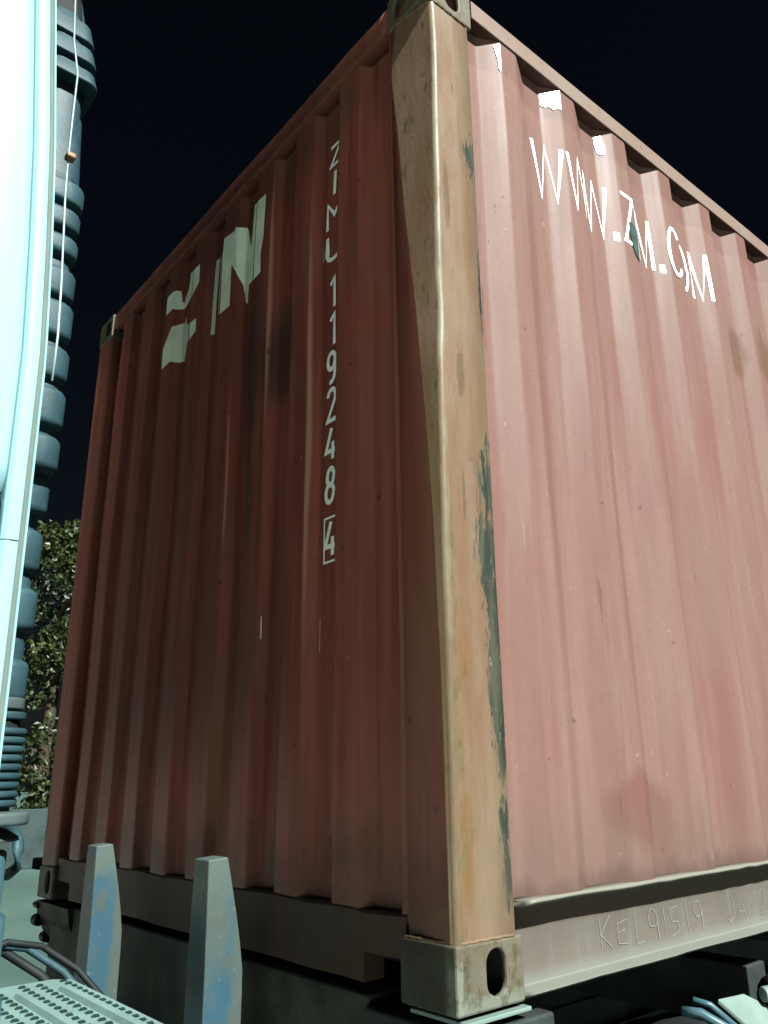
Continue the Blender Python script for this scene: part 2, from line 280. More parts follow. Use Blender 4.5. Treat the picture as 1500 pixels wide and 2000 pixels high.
c = k.mix(k.ramp(a, 0.35, 0.65), (0.085, 0.115, 0.10), (0.12, 0.155, 0.135)); c = k.mix(k.math('MULTIPLY', k.ramp(b, 0.55, 0.75), 0.4), c, (0.06, 0.08, 0.07))
k.bump(k.noise(60, (1,1,1), 4), 0.006, 0.6); M_asph = k.done(c, 0.85, 0, 0.15, g=(0.34, 0.44, 0.44))
M_post_black = M_frame

# ================================================================ mesh helpers
def link(name, me, mat, parent=None, smooth=False, wn=False):
    o = bpy.data.objects.new(name, me); C.objects.link(o)
    for mm in (mat if isinstance(mat, (list, tuple)) else [mat]): me.materials.append(mm)
    if parent is not None: o.parent = parent
    if smooth:
        for p in me.polygons: p.use_smooth = True
    if wn:
        md = o.modifiers.new('wn', 'WEIGHTED_NORMAL'); md.weight = 100; md.keep_sharp = False
    return o
def obj(name, bm, mat, parent=None, smooth=False, wn=False, bevel=0, seg=2):
    bmesh.ops.recalc_face_normals(bm, faces=bm.faces)
    me = bpy.data.meshes.new(name); bm.to_mesh(me); bm.free()
    o = link(name, me, mat, parent, smooth, False)
    if bevel:
        md = o.modifiers.new('bevel', 'BEVEL'); md.width = bevel; md.segments = seg; md.limit_method = 'ANGLE'; md.angle_limit = math.radians(35)
        for p in me.polygons: p.use_smooth = True
        wn = True
    if wn:
        md = o.modifiers.new('wn', 'WEIGHTED_NORMAL'); md.weight = 100
    return o
def empty(name, loc, label, cat, group=None):
    o = bpy.data.objects.new(name, None); C.objects.link(o); o.location = loc; o.empty_display_size = .2
    o['label'] = label; o['category'] = cat
    if group: o['group'] = group
    return o
def box(bm, x0, x1, y0, y1, z0, z1, rot=None):
    vs = [Vector((x, y, z)) for x in (x0, x1) for y in (y0, y1) for z in (z0, z1)]
    if rot:
        cc = Vector(((x0+x1)/2, (y0+y1)/2, (z0+z1)/2)); vs = [rot @ (v-cc)+cc for v in vs]
    v = [bm.verts.new(p) for p in vs]
    for f in ((0,1,3,2),(4,6,7,5),(0,4,5,1),(2,3,7,6),(0,2,6,4),(1,5,7,3)): bm.faces.new([v[i] for i in f])
def loft(bm, rings, close=True, cap=True):
    R = [[bm.verts.new(p) for p in r] for r in rings]; n = len(R[0])
    for a, b in zip(R, R[1:]):
        for i in range(n if close else n-1):
            j = (i+1) % n; bm.faces.new((a[i], a[j], b[j], b[i]))
    if cap and close: bm.faces.new(R[0][::-1]); bm.faces.new(R[-1])
    return R
def tube(bm, pts, r, seg=10, cap=True):
    pts = [Vector(p) for p in pts]; rings = []; up = Vector((0.13, 0.21, 0.97))
    for i, p in enumerate(pts):
        d = (pts[min(i+1, len(pts)-1)]-pts[max(i-1, 0)]).normalized()
        a = d.cross(up).normalized(); b = d.cross(a)
        rr = r[i] if isinstance(r, (list, tuple)) else r
        rings.append([p+(a*math.cos(t)+b*math.sin(t))*rr for t in [2*PI*q/seg for q in range(seg)]])
    loft(bm, rings, True, cap)
def lathe(bm, cx, cy, prof, seg=28):
    loft(bm, [[(cx+r*math.cos(2*PI*i/seg), cy+r*math.sin(2*PI*i/seg), z) for i in range(seg)] for r, z in prof])
def lerp(t, T):
    for (a, va), (b, vb) in zip(T, T[1:]):
        if (a <= t <= b) or (b <= t <= a): return va+(vb-va)*(t-a)/(b-a)
    return T[0][1] if abs(t-T[0][0]) < abs(t-T[-1][0]) else T[-1][1]

# ================================================================ the setting
def plane(name, x0, x1, y0, y1, z, mat, nx=1, ny=1):
    bm = bmesh.new(); g = [[bm.verts.new((x0+(x1-x0)*i/nx, y0+(y1-y0)*j/ny, z)) for j in range(ny+1)] for i in range(nx+1)]
    for i in range(nx):
        for j in range(ny): bm.faces.new((g[i][j], g[i+1][j], g[i+1][j+1], g[i][j+1]))
    o = obj(name, bm, mat); o['kind'] = 'structure'; return o
plane('ground', -400, 400, -400, 400, 0, M_asph)
plane('bounce_apron', -30, 14, -34, -1.3, 0.004, M_bounce)  # unseen pale ground strip, added to bounce light onto the end wall

# ================================================================ the shipping container
W, L, H = 2.438, 6.058, 2.591
box_ = empty('shipping_container', (0, 0, Z0), 'rusty red corrugated steel shipping container with white lettering, loaded on the truck', 'container')
def dent_side(y, z):
    f = min(1, max(0, (z-0.2)/0.3))*min(1, max(0, (2.5-z)/0.3))
    return f*(0.007*noise.noise(Vector((0.3, y*1.7, z*1.3)))+0.0025*noise.noise(Vector((5.3, y*6, z*3))))
def dent_end(x, z):
    f = min(1, max(0, (z-0.2)/0.3))*min(1, max(0, (2.45-z)/0.3))
    return f*(0.010*noise.noise(Vector((x*1.4, 2.3, z*1.1)))+0.003*noise.noise(Vector((x*7, 8.3, z*2.5))))
# corrugation profiles: breakpoints with small bend radii
SP, SD, SY0 = 0.279, 0.036, 0.30
def side_breaks():
    out = [(0.150, -SD)]
    kx = [(0.0, 0.0), (0.072, 0.0), (0.140, -SD), (0.211, -SD)]
    for i in range(-1, 22):
        for a, d in kx:
            y = SY0+SP*i+a
            if 0.16 < y < L-0.16: out.append((y, d))
    out.append((L-0.15, out[-1][1]))
    return rounded(out, 0.007)
def end_breaks():
    out = []
    for i in range(0, 10):
        xr = -0.323+0.25-0.25*i
        for a, d in ((0.0, 0.02), (0.11, 0.02), (0.128, 0.053), (0.232, 0.053)):
            x = xr-a
            if -2.40 < x < -0.05: out.append((x, d))
    return rounded(out, 0.008)
def rounded(P, r):
    out = [P[0]]
    for p0, p1, p2 in zip(P, P[1:], P[2:]):
        a = Vector(p1)-Vector(p0); b = Vector(p2)-Vector(p1)
        ra = min(r, a.length*.4); rb = min(r, b.length*.4)
        q0 = Vector(p1)-a.normalized()*ra; q1 = Vector(p1)+b.normalized()*rb
        mid = (q0+q1)/2*0.5+Vector(p1)*0.5
        out += [tuple(q0), tuple(mid), tuple(q1)]
    return out+[P[-1]]
SB, EB = side_breaks(), end_breaks()
def side_prof(y): return lerp(y, SB)
def end_prof(x): return lerp(x, EB)
def zlev(z0, z1, step): 
    n = round((z1-z0)/step); return [z0+(z1-z0)*i/n for i in range(n+1)]
ZS, ZE = zlev(0.172, 2.53, 0.0735), zlev(0.14, 2.51, 0.0735)
bm = bmesh.new(); loft(bm, [[(x+dent_side(y, z), y, z) for y, x in SB] for z in ZS], False); obj('side_panel', bm, M_side, box_, True, True)
bm = bmesh.new(); loft(bm, [[(-W-x, y, z) for y, x in SB] for z in (0.172, 2.53)], False); obj('side_panel', bm, M_side, box_, True, True)
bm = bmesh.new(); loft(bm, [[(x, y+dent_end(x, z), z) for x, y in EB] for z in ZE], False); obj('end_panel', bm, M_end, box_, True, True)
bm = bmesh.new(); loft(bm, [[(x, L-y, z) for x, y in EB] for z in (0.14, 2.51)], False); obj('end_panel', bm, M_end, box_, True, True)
bm = bmesh.new(); box(bm, -W+0.03, -0.03, 0.03, L-0.03, 2.555, 2.575); obj('roof_panel', bm, M_end, box_)
bm = bmesh.new(); box(bm, -W+0.06, -0.06, 0.09, L-0.09, 0.12, 0.15); obj('floor_panel', bm, M_frame, box_)

# corner posts. The near one is bent: a diagonal ridge runs down its end face
RIDGE = [(0.118, -0.0165), (0.434, -0.0175), (0.64, -0.020), (0.977, -0.030), (1.165, -0.042), (1.483, -0.067), (1.672, -0.087), (1.807, -0.103), (2.108, -0.128), (2.30, -0.150), (2.36, -0.146), (2.44, -0.128), (2.4725, -0.126)]
def near_post():
    rings = []
    for z in zlev(0.118, 2.4725, 0.06):
        ridge = lerp(z, RIDGE)
        ridge += 0.0012*noise.noise(Vector((1, 1, z*7)))
        bulge = 0.0
        yc = -ridge*0.165+0.0006*noise.noise(Vector((0, 3, z*5)))          # the corner sits back from the ridge
        if 1.42 < z < 1.52: yc += 0.004
        xo = 0.002*noise.noise(Vector((4, 0, z*3)))
        r = 0.013; pts = []
        pts.append((xo-0.001, 0.162, z)); pts.append((xo+0.0008*noise.noise(Vector((7, 1, z*9))), 0.10, z)); pts.append((xo, 0.05, z))
        for t in range(0, 7):
            a = PI/2*t/6; pts.append((xo-r+r*math.cos(a), yc+r-r*math.sin(a), z))
        pts.append((ridge+0.0015, 0.0002, z)); pts.append((ridge-0.0015, 0.0002, z))
        xi = min(ridge-0.006, -0.154); pts.append((xi, (ridge-xi)*0.10+0.003, z)); pts.append((xi, 0.075, z)); pts.append((-0.06, 0.162, z))
        rings.append(pts)
    bm = bmesh.new(); loft(bm, rings, True, False)
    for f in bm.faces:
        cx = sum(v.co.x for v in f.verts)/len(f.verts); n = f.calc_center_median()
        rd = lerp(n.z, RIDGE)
        if cx < rd-0.006: f.material_index = 1  # shaded side of the ridge darkened by using the end wall paint
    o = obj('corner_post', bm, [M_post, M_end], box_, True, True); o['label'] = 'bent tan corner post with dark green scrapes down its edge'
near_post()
def far_post():
    rings = []
    for z in zlev(0.118, 2.4725, 0.2):
        pts = [(-W, 0.162, z)]
        for t in range(0, 5):
            a = PI/2*t/4; pts.append((-W+0.012-0.012*math.cos(a), 0.012-0.012*math.sin(a), z))
        pts += [(-2.31, 0.010, z), (-2.298, 0.022, z), (-2.298, 0.075, z), (-W+0.06, 0.162, z)]
        rings.append(pts)
    bm = bmesh.new(); loft(bm, rings, True, False); obj('corner_post', bm, M_end, box_, True, True)
far_post()
for sx in (0, 1):
    bm = bmesh.new(); x0 = -0.1 if sx == 0 else -W
    box(bm, x0, x0+0.1, L-0.15, L-0.001, 0.118, 2.4725); obj('corner_post', bm, M_post, box_, bevel=0.01)

# corner castings: hollow shells with oval holes
def stadium(cu, cv, w, h, n=12):
    r = min(w, h)/2; P = []
    if h >= w:
        for i in range(n+1): a = PI*i/n; P.append((cu+r*math.cos(a), cv+(h/2-r)+r*math.sin(a)))
        for i in range(n+1): a = PI+PI*i/n; P.append((cu+r*math.cos(a), cv-(h/2-r)+r*math.sin(a)))
    else:
        for i in range(n+1): a = -PI/2+PI*i/n; P.append((cu+(w/2-r)+r*math.cos(a), cv+r*math.sin(a)))
        for i in range(n+1): a = PI/2+PI*i/n; P.append((cu-(w/2-r)+r*math.cos(a), cv+r*math.sin(a)))
    return P
def casting(x0, x1, y0, y1, z0, z1, sx, sy, sz, rag=0.0, ehole=True):
    """shell; holes on the outward x, y and z faces (signs sx, sy, sz)"""
    bm = bmesh.new()
    def face(fn, u0, u1, v0, v1, hole):
        outer = [bm.verts.new(fn(u, v)) for u, v in ((u0,v0),(u1,v0),(u1,v1),(u0,v1))]
        ed = [bm.edges.new((outer[i], outer[(i+1) % 4])) for i in range(4)]
        if hole:
            hv = [bm.verts.new(fn(u+rag*noise.noise(Vector((u*90, v*90, 0))), v+rag*noise.noise(Vector((v*90, u*90, 5))))) for u, v in hole]
            ed += [bm.edges.new((hv[i], hv[(i+1) % len(hv)])) for i in range(len(hv))]
        bmesh.ops.triangle_fill(bm, edges=ed, use_beauty=True)
    xo, xi = (x1, x0) if sx > 0 else (x0, x1); yo, yi = (y1, y0) if sy > 0 else (y0, y1); zo, zi = (z1, z0) if sz > 0 else (z0, z1)
    zc = (z0+z1)/2; ym = (y0+y1)/2; xm = (x0+x1)/2
    sidehole = stadium(y0+0.105 if sy < 0 else y1-0.105, zc+0.002, 0.052, 0.082)
    endhole = stadium((x1-0.112) if sx > 0 else (x0+0.112), zc+0.002, 0.052, 0.082)
    face(lambda u, v: (xo, u, v), y0, y1, z0, z1, sidehole); face(lambda u, v: (xi, u, v), y0, y1, z0, z1, None)
    face(lambda u, v: (u, yo, v), x0, x1, z0, z1, endhole if ehole else None); face(lambda u, v: (u, yi, v), x0, x1, z0, z1, None)
    face(lambda u, v: (u, v, zo), x0, x1, y0, y1, stadium(xm, ym, 0.064, 0.11)); face(lambda u, v: (u, v, zi), x0, x1, y0, y1, None)
    bmesh.ops.remove_doubles(bm, verts=bm.verts, dist=1e-5)
    bmesh.ops.recalc_face_normals(bm, faces=bm.faces)
    me = bpy.data.meshes.new('corner_casting'); bm.to_mesh(me); bm.free()
    o = link('corner_casting', me, M_cast, box_)
    md = o.modifiers.new('wall', 'SOLIDIFY'); md.thickness = 0.014; md.offset = -1
    md = o.modifiers.new('bevel', 'BEVEL'); md.width = 0.005; md.segments = 2; md.limit_method = 'ANGLE'; md.angle_limit = math.radians(50)
    return o
for ey in (0, 1):
    for ex_ in (0, 1):
        for ez in (0, 1):
            p = 0.003
            x0, x1 = (-0.162, p) if ex_ == 0 else (-W-p, -W+0.162)
            y0, y1 = (-p, 0.178) if ey == 0 else (L-0.178, L+p)
            z0, z1 = (0.0, 0.118) if ez == 0 else (2.473, 2.591)
            casting(x0, x1, y0, y1, z0, z1, 1 if ex_ == 0 else -1, -1 if ey == 0 else 1, -1 if ez == 0 else 1, 0.0, not (ez == 0 and ey == 0 and ex_ == 0))
# weld bead where post meets casting
def bead(pts, nm='weld_bead', r=0.0035):
    bm = bmesh.new(); P = []; Rr = []
    for a, b in zip(pts, pts[1:]):
        n = max(2, int((Vector(b)-Vector(a)).length/0.006))
        for i in range(n):
            p = Vector(a).lerp(Vector(b), i/n); q = noise.noise(p*160); P.append(p+Vector((q, q, noise.noise(p*90+Vector((3,3,3)))))*0.0012); Rr.append(r*(1+0.5*noise.noise(p*300)))
    tube(bm, P, Rr, 6); obj(nm, bm, M_post, box_, True)
bead([(-0.150, 0.001, 0.119), (-0.015, 0.004, 0.1195), (-0.002, 0.018, 0.1195), (0.001, 0.160, 0.119)])
bead([(-0.125, 0.001, 2.472), (-0.016, 0.020, 2.472), (0.001, 0.035, 2.472), (0.001, 0.160, 2.472)])
# rails
for s in (0, 1):
    X = (lambda x: x) if s == 0 else (lambda x: -W-x)
    bm = bmesh.new(); rings = []
    for i in range(61):
        y = 0.1785+(L-0.357)*i/60; dz = 0.0025*noise.noise(Vector((1, y*2.2, 0))); dx = 0.002*noise.noise(Vector((2, y*1.7, 4)))
        rings.append([(X(px+dx), y, pz+dz) for px, pz in ((0.003, 2.519), (0.005, 2.521), (0.005, 2.583), (0.002, 2.586), (-0.055, 2.586), (-0.055, 2.519))])
    loft(bm, rings)
    for f in bm.faces:
        f.normal_update()
        if all(v.co.z < 2.527 for v in f.verts) and max(abs(v.co.x-f.verts[0].co.x) for v in f.verts) > 0.03: f.material_index = 1
    obj('top_side_rail', bm, [M_rail, M_under], box_)
    bm = bmesh.new(); rings = []
    for i in range(121):
        y = 0.1785+(L-0.357)*i/120
        a = 0.005*noise.noise(Vector((9, y*4.5, 0)))+0.002*noise.noise(Vector((9, y*19, 0))); b = 0.0035*noise.noise(Vector((3, y*3.5, 2)))
        c2 = 0.0035*noise.noise(Vector((3, y*3.1, 7)))+0.0012*noise.noise(Vector((3, y*25, 7)))
        P = [(0.0075+b, 0.166+a), (0.0075+b, 0.176+a), (-0.002, 0.177), (-0.06, 0.177), (-0.06, 0.004), (0.001+b, 0.004+c2), (0.001+b, 0.010+c2), (-0.042, 0.010), (-0.047, 0.014), (-0.047, 0.162)]
        rings.append([(X(px), y, pz) for px, pz in P])
    loft(bm, rings); obj('bottom_side_rail', bm, M_sill, box_, True, True)
for s in (0, 1):
    Y = (lambda y: y) if s == 0 else (lambda y: L-y)
    bm = bmesh.new(); rings = []
    for i in range(49):
        x = -W+0.1625+(W-0.325)*i/48; dz = 0.004*noise.noise(Vector((x*2.5, 1, 0))) - 0.006*math.exp(-((x+0.22)/0.07)**2); dy = 0.004*noise.noise(Vector((x*2, 5, 0)))
        rings.append([(x, Y(py+dy), pz+dz) for py, pz in ((0.006, 2.505), (0.004, 2.508), (0.004, 2.580), (0.008, 2.584), (0.07, 2.584), (0.07, 2.505))])
    loft(bm, rings); obj('top_end_rail', bm, M_end, box_, True, True)
    bm = bmesh.new()
    bm2 = []
    # sill with a fork-lift style notch beside each casting
    for x0, x1, z0 in ((-W+0.305, -0.305, 0.012), (-0.305, -0.1625, 0.070), (-W+0.1625, -W+0.305, 0.070)):
        rings = []
        n = max(2, int((x1-x0)/0.05))
        for i in range(n+1):
            x = x0+(x1-x0)*i/n; a = 0.006*noise.noise(Vector((x*5, 9, 1)))+0.003*noise.noise(Vector((x*21, 9, 1)))
            b = 0.004*noise.noise(Vector((x*4, 2, 1)))
            rings.append([(x, Y(py), pz) for py, pz in ((0.017+b*.5, z0+0.5*a), (0.015+b*.5, 0.147+a), (0.022, 0.153+a), (0.072, 0.155), (0.072, z0))])
        loft(bm, rings)
    obj('bottom_end_rail', bm, M_esill, box_)

# ---- painted print laid over the corrugations (thin skins that follow the steel)
def ribbon(pts, wd):
    """polyline -> list of quads (u,v), mitred"""
    P = [Vector(p) for p in pts]; Lf = []; Rt = []
    for i, p in enumerate(P):
        d0 = (P[i]-P[i-1]).normalized() if i else None; d1 = (P[i+1]-P[i]).normalized() if i < len(P)-1 else None
        if d0 is None: d = d1; s = 1
        elif d1 is None: d = d0; s = 1
        else:
            d = (d0+d1)
            if d.length < 0.25: d = d1; s = 1
            else: d.normalize(); s = min(1.6, 1/max(0.3, d.dot(d1)))
        n = Vector((-d.y, d.x))*wd/2*s; Lf.append(p+n); Rt.append(p-n)
    return [[Lf[i], Rt[i], Rt[i+1], Lf[i+1]] for i in range(len(P)-1)]
def drape(name, polys, mat, side, off=0.0014, parent=box_, flat=None):
    """polys: list of polygons (u,z) with lift index; side: 'side' maps (y,z), 'end' maps (x,z)"""
    bm = bmesh.new()
    for lift, poly in polys:
        b2 = bmesh.new(); f = b2.faces.new([b2.verts.new((p[0], p[1], 0)) for p in poly])
        if len(poly) > 4: bmesh.ops.triangulate(b2, faces=b2.faces)
        if flat is None:
            lo = min(p[0] for p in poly); hi = max(p[0] for p in poly)
            for u, _ in (SB if side == 'side' else EB):
                if lo < u < hi: bmesh.ops.bisect_plane(b2, geom=b2.verts[:]+b2.edges[:]+b2.faces[:], plane_co=(u,0,0), plane_no=(1,0,0))
            zl = min(p[1] for p in poly); zh = max(p[1] for p in poly)
            for z in (ZS if side == 'side' else ZE):
                if zl < z < zh: bmesh.ops.bisect_plane(b2, geom=b2.verts[:]+b2.edges[:]+b2.faces[:], plane_co=(0,z,0), plane_no=(0,1,0))
        o2 = off+lift*0.00012
        mp = {}
        for v in b2.verts:
            u, z = v.co.x, v.co.y
            if flat is not None: q = (flat+o2, u, z)
            elif side == 'side': q = (side_prof(u)+dent_side(u, z)+o2, u, z)
            else: q = (u, end_prof(u)+dent_end(u, z)-o2, z)
            mp[v] = bm.verts.new(q)
        for f in b2.faces:
            bm.faces.new([mp[v] for v in f.verts])
        b2.free()
    return obj(name, bm, mat, parent)
def glyph(name, strokes, wd, mat, side, **kw):
    polys = []; i = 0
    for s in strokes:
        for q in ribbon(s, wd): polys.append((i, q)); i += 1
    return drape(name, polys, mat, side, **kw)
def arc(cu, cv, ru, rv, a0, a1, n=14):
    return [(cu+ru*math.cos(math.radians(a0+(a1-a0)*i/n)), cv+rv*math.sin(math.radians(a0+(a1-a0)*i/n))) for i in range(n+1)]
T_, B_ = 2.276, 2.076; wd = 0.0142
web = [[[(0.456,T_),(0.486,B_),(0.513,T_),(0.540,B_),(0.565,T_)]], [[(0.586,T_),(0.612,B_),(0.637,T_),(0.664,B_),(0.690,T_)]], [[(0.702,T_),(0.727,B_),(0.754,T_),(0.789,B_),(0.810,T_)]],
       [[(0.832,B_-0.006),(0.832,B_+0.028)]],
       [[(0.861,T_-0.006),(0.926,T_-0.006),(0.864,B_+0.006),(0.925,B_+0.006)]], [[(0.955,T_),(0.955,B_)]],
       [[(0.985,B_),(0.987,T_),(1.030,B_),(1.066,T_),(1.072,B_)]], [[(1.104,B_-0.006),(1.104,B_+0.028)]],
       [arc(1.172, 2.178, 0.036, 0.098, 40, 320)], [arc(1.266, 2.178, 0.040, 0.098, 0, 360, 22)],
       [[(1.336,B_),(1.338,T_),(1.373,B_),(1.404,T_),(1.411,B_)]]]
for g in web:
    dot = len(g[0]) == 2 and abs(g[0][0][1]-g[0][1][1]) < 0.05
    glyph('letter', g, 0.020 if dot else wd, M_white, 'side')
# bare white flakes high on the slopes and the green scrape over the I
def flake(poly, mat, nm='paint_patch'): return drape(nm, [(14, poly)], mat, 'side')
flake([(0.283,2.500),(0.299,2.512),(0.299,2.45),(0.296,2.40),(0.291,2.41),(0.290,2.445),(0.285,2.47),(0.280,2.50)], M_chip)
flake([(0.512,2.484),(0.578,2.516),(0.578,2.437),(0.566,2.440),(0.553,2.431),(0.540,2.441),(0.526,2.436),(0.512,2.440)], M_chip)
flake([(0.790,2.480),(0.816,2.492),(0.823,2.46),(0.826,2.420),(0.812,2.412),(0.800,2.416),(0.792,2.44)], M_chip)
flake([(0.890,2.165),(0.906,2.170),(0.930,2.158),(0.950,2.150),(0.952,2.075),(0.934,2.026),(0.912,2.045),(0.898,2.075),(0.890,2.12)], M_green, 'green_scrape')

SCR = [(-0.816, 0.875, 0.805), (-0.538, 0.825, 0.732), (-0.545, 1.98, 1.93, 0.0015), (-0.60, 1.30, 1.285), (-0.37, 0.70, 0.69), (-0.90, 1.26, 1.245)]
# the number column on the end wall, in the recessed flat
def col(zt, zb): return zt, zb
EX = -0.508
def onfloor(pts): return [(1.206+(x-1.206)*0.99, 0.413+(z-0.413)*0.99) for x, z in pts]
def eg(strokes, zt, zb, w2=0.056, width=0.0145, cx=EX):
    S = [[(cx+(u-0.5)*w2, zb+(zt-zb)*v) for u, v in s] for s in strokes]
    glyph('letter', [onfloor(q) for q in S], width, M_offwhite, 'end')
def uarc(cu, cv, ru, rv, a0, a1, n=10): return arc(cu, cv, ru, rv, a0, a1, n)
G = {'Z': [[(0,1),(1,1),(0,0),(1,0)]], 'I': [[(0.5,1),(0.5,0)]], 'M': [[(0,0),(0,1),(0.5,0.45),(1,1),(1,0)]],
     'U': [[(0,1),(0,0.25)]+uarc(0.5,0.25,0.5,0.25,180,360)+[(1,1)]],
     '1': [[(0.25,0.82),(0.62,1),(0.62,0)]],
     '9': [uarc(0.5,0.72,0.42,0.28,0,360,16), [(0.92,0.72),(0.92,0.3)]+uarc(0.5,0.28,0.42,0.28,0,-110,8)],
     '2': [uarc(0.5,0.74,0.45,0.26,170,-20,10)+[(0.05,0.0),(1,0.0)]],
     '4': [[(0.62,1),(0.05,0.28),(1,0.28)], [(0.78,0.55),(0.78,0)]],
     '8': [uarc(0.5,0.75,0.38,0.25,0,360,16), uarc(0.5,0.26,0.44,0.26,0,360,16)]}
# heights traced on the recessed flat
for ch, zt, zb, kw in (('Z',2.366,2.290,{}),('I',2.262,2.168,{}),('M',2.142,2.048,dict(w2=0.075,cx=-0.504)),('U',2.020,1.930,dict(w2=0.066,cx=-0.507)),
                   ('1',1.860,1.760,{}),('1',1.736,1.633,{}),('9',1.609,1.512,dict(w2=0.044,cx=-0.514)),('2',1.490,1.392,dict(w2=0.046,cx=-0.513)),
                   ('4',1.368,1.272,dict(w2=0.048,cx=-0.518)),('8',1.245,1.144,dict(w2=0.042,cx=-0.513)),('4',1.088,0.992,dict(w2=0.046,cx=-0.515))):
    eg(G[ch], zt, zb, **kw)
glyph('letter_frame', [onfloor([(-0.462,1.101),(-0.5405,1.101),(-0.5405,0.976),(-0.462,0.976),(-0.462,1.101)])], 0.006, M_offwhite, 'end')
def scratch(x, z0, z1, w_=0.0011):
    drape('scratch', [(0, [(x, z0), (x+w_, z0-0.004), (x+w_*1.4, z1), (x+w_*0.4, z1+0.003)])], M_logo, 'end')
for sc_ in SCR: scratch(*sc_)
# remains of the big logo
pieces = [[(-0.869, 2.386),(-0.872, 2.207),(-0.887, 2.152),(-0.883, 2.07),(-0.933, 2.064),(-0.933, 2.388)], [(-1.073, 2.18),(-1.104, 2.224),(-1.103, 2.05),(-1.183, 2.052),(-1.183, 2.321),(-1.177, 2.335),(-1.176, 2.38),(-1.096, 2.365),(-1.087, 2.378),(-1.073, 2.369)], [(-1.055, 2.101),(-1.056, 2.116),(-1.073, 2.18),(-1.073, 2.369),(-1.055, 2.37)], [(-0.995, 2.111),(-1.023, 2.107),(-1.026, 2.033),(-1.039, 2.04),(-1.055, 2.101),(-1.055, 2.37),(-1.053, 2.369),(-1.019, 2.264),(-1.011, 2.445),(-0.995, 2.444)], [(-1.252, 2.099),(-1.255, 2.099),(-1.256, 2.365),(-1.252, 2.375)], [(-1.269, 2.359),(-1.299, 2.364),(-1.305, 2.037),(-1.278, 2.027),(-1.269, 2.303)], [(-1.377, 2.38),(-1.373, 2.295),(-1.433, 2.255),(-1.433, 2.38)], [(-1.573, 2.27),(-1.61, 2.291),(-1.683, 2.291),(-1.683, 2.379),(-1.632, 2.381),(-1.591, 2.369),(-1.573, 2.359)], [(-1.555, 2.282),(-1.556, 2.276),(-1.567, 2.27),(-1.573, 2.27),(-1.573, 2.359),(-1.566, 2.357),(-1.562, 2.307),(-1.557, 2.302),(-1.555, 2.333)], [(-1.509, 2.308),(-1.522, 2.299),(-1.555, 2.282),(-1.555, 2.333),(-1.535, 2.383),(-1.536, 2.437),(-1.509, 2.437)], [(-1.433, 2.135),(-1.376, 2.134),(-1.374, 2.075),(-1.433, 2.057)], [(-1.573, 2.028),(-1.594, 2.038),(-1.674, 2.038),(-1.683, 2.085),(-1.683, 2.128),(-1.602, 2.203),(-1.573, 2.192)], [(-1.555, 2.03),(-1.558, 2.026),(-1.573, 2.028),(-1.573, 2.192),(-1.555, 2.208)], [(-1.541, 2.234),(-1.527, 2.186),(-1.509, 2.185),(-1.509, 2.104),(-1.512, 2.103),(-1.531, 2.025),(-1.555, 2.03),(-1.555, 2.208),(-1.55, 2.206)]]
for p in pieces: drape('logo_patch', [(0, p)], M_logo, 'end')
# chalk marks on the side rail web
def chalk(strokes):
    glyph('chalk_mark', strokes, 0.0016, M_chalk, 'side', flat=-0.047)
def ck(y0, y1, z0, z1, st):
    st = [[(u+0.10*noise.noise(Vector((u*3+y0*40, v*3, 1))), v+0.10*noise.noise(Vector((u*3, v*3+y0*40, 7)))) for u, v in s] for s in st]
    chalk([[(y0+(y1-y0)*u, z0+(z1-z0)*v) for u, v in s] for s in st])
ck(0.488,0.530,0.040,0.106,[[(0,1),(0.1,0)],[(0,0.5),(1,0)],[(0.05,0.5),(0.9,1)]]); ck(0.548,0.590,0.042,0.100,[[(1,0.9),(0.1,0.8),(0.1,0.1),(1,0)],[(0.1,0.45),(0.8,0.5)]])
ck(0.622,0.655,0.036,0.102,[[(0,1),(0.1,0),(1,0.05)]]); ck(0.672,0.715,0.035,0.104,[G['9'][0],[(0.92,0.72),(0.95,0)]]); ck(0.742,0.748,0.035,0.108,[[(0,1),(1,0)]])
ck(0.772,0.808,0.035,0.102,[[(0.9,1),(0,0.85),(0.1,0.5),(0.8,0.4),(0.9,0.1),(0,0)]]); ck(0.842,0.848,0.034,0.108,[[(0,1),(1,0)]]); ck(0.872,0.915,0.034,0.102,[G['9'][0],[(0.92,0.72),(0.9,0)]])
ck(1.035,1.075,0.036,0.090,[[(1,1),(1,0.2),(0.4,0),(0,0.2)]]); ck(1.092,1.135,0.036,0.092,[[(0,0),(0.5,1),(1,0)],[(0.2,0.35),(0.8,0.35)]])
ck(1.150,1.190,0.038,0.094,[[(0,0),(0,1),(1,0),(1,1)]]); ck(1.215,1.250,0.038,0.094,[G['2'][0]])

# ================================================================ the trailer that carries it
tr = empty('skeletal_trailer', (0, 0, Z0), 'dark skeletal container trailer with two worn blue stakes at its front', 'trailer')
def stake(cx, y0=-0.152):
    """hollow steel stake, broad below and tapering back to a narrow rounded head"""
    bm = bmesh.new(); rings = []
    for i in range(15):
        z = -0.62+0.86*i/14
        t = max(0, min(1, (z+0.02)/0.26)); dep = 0.100-0.048*t**1.3; hw = 0.048-0.010*t
        if i == 14: z = 0.243
        rings.append([(cx+hw, y0, z-(0.004 if i == 14 else 0)), (cx+hw, y0+dep, z), (cx-hw, y0+dep, z), (cx-hw, y0, z-(0.004 if i == 14 else 0))])
    loft(bm, rings); o = obj('stake', bm, M_stake, tr, bevel=0.004)
    for p in o.data.polygons: p.use_smooth = False
    return o
s1 = stake(-0.735); s1['label'] = 'nearer blue worn stake'
s2 = stake(-1.475); s2['label'] = 'farther grey worn stake'
bm = bmesh.new(); box(bm, -W+0.12, -0.30, 0.022, 0.28, -0.30, -0.012); obj('front_bolster', bm, M_bolster, tr, bevel=0.008)
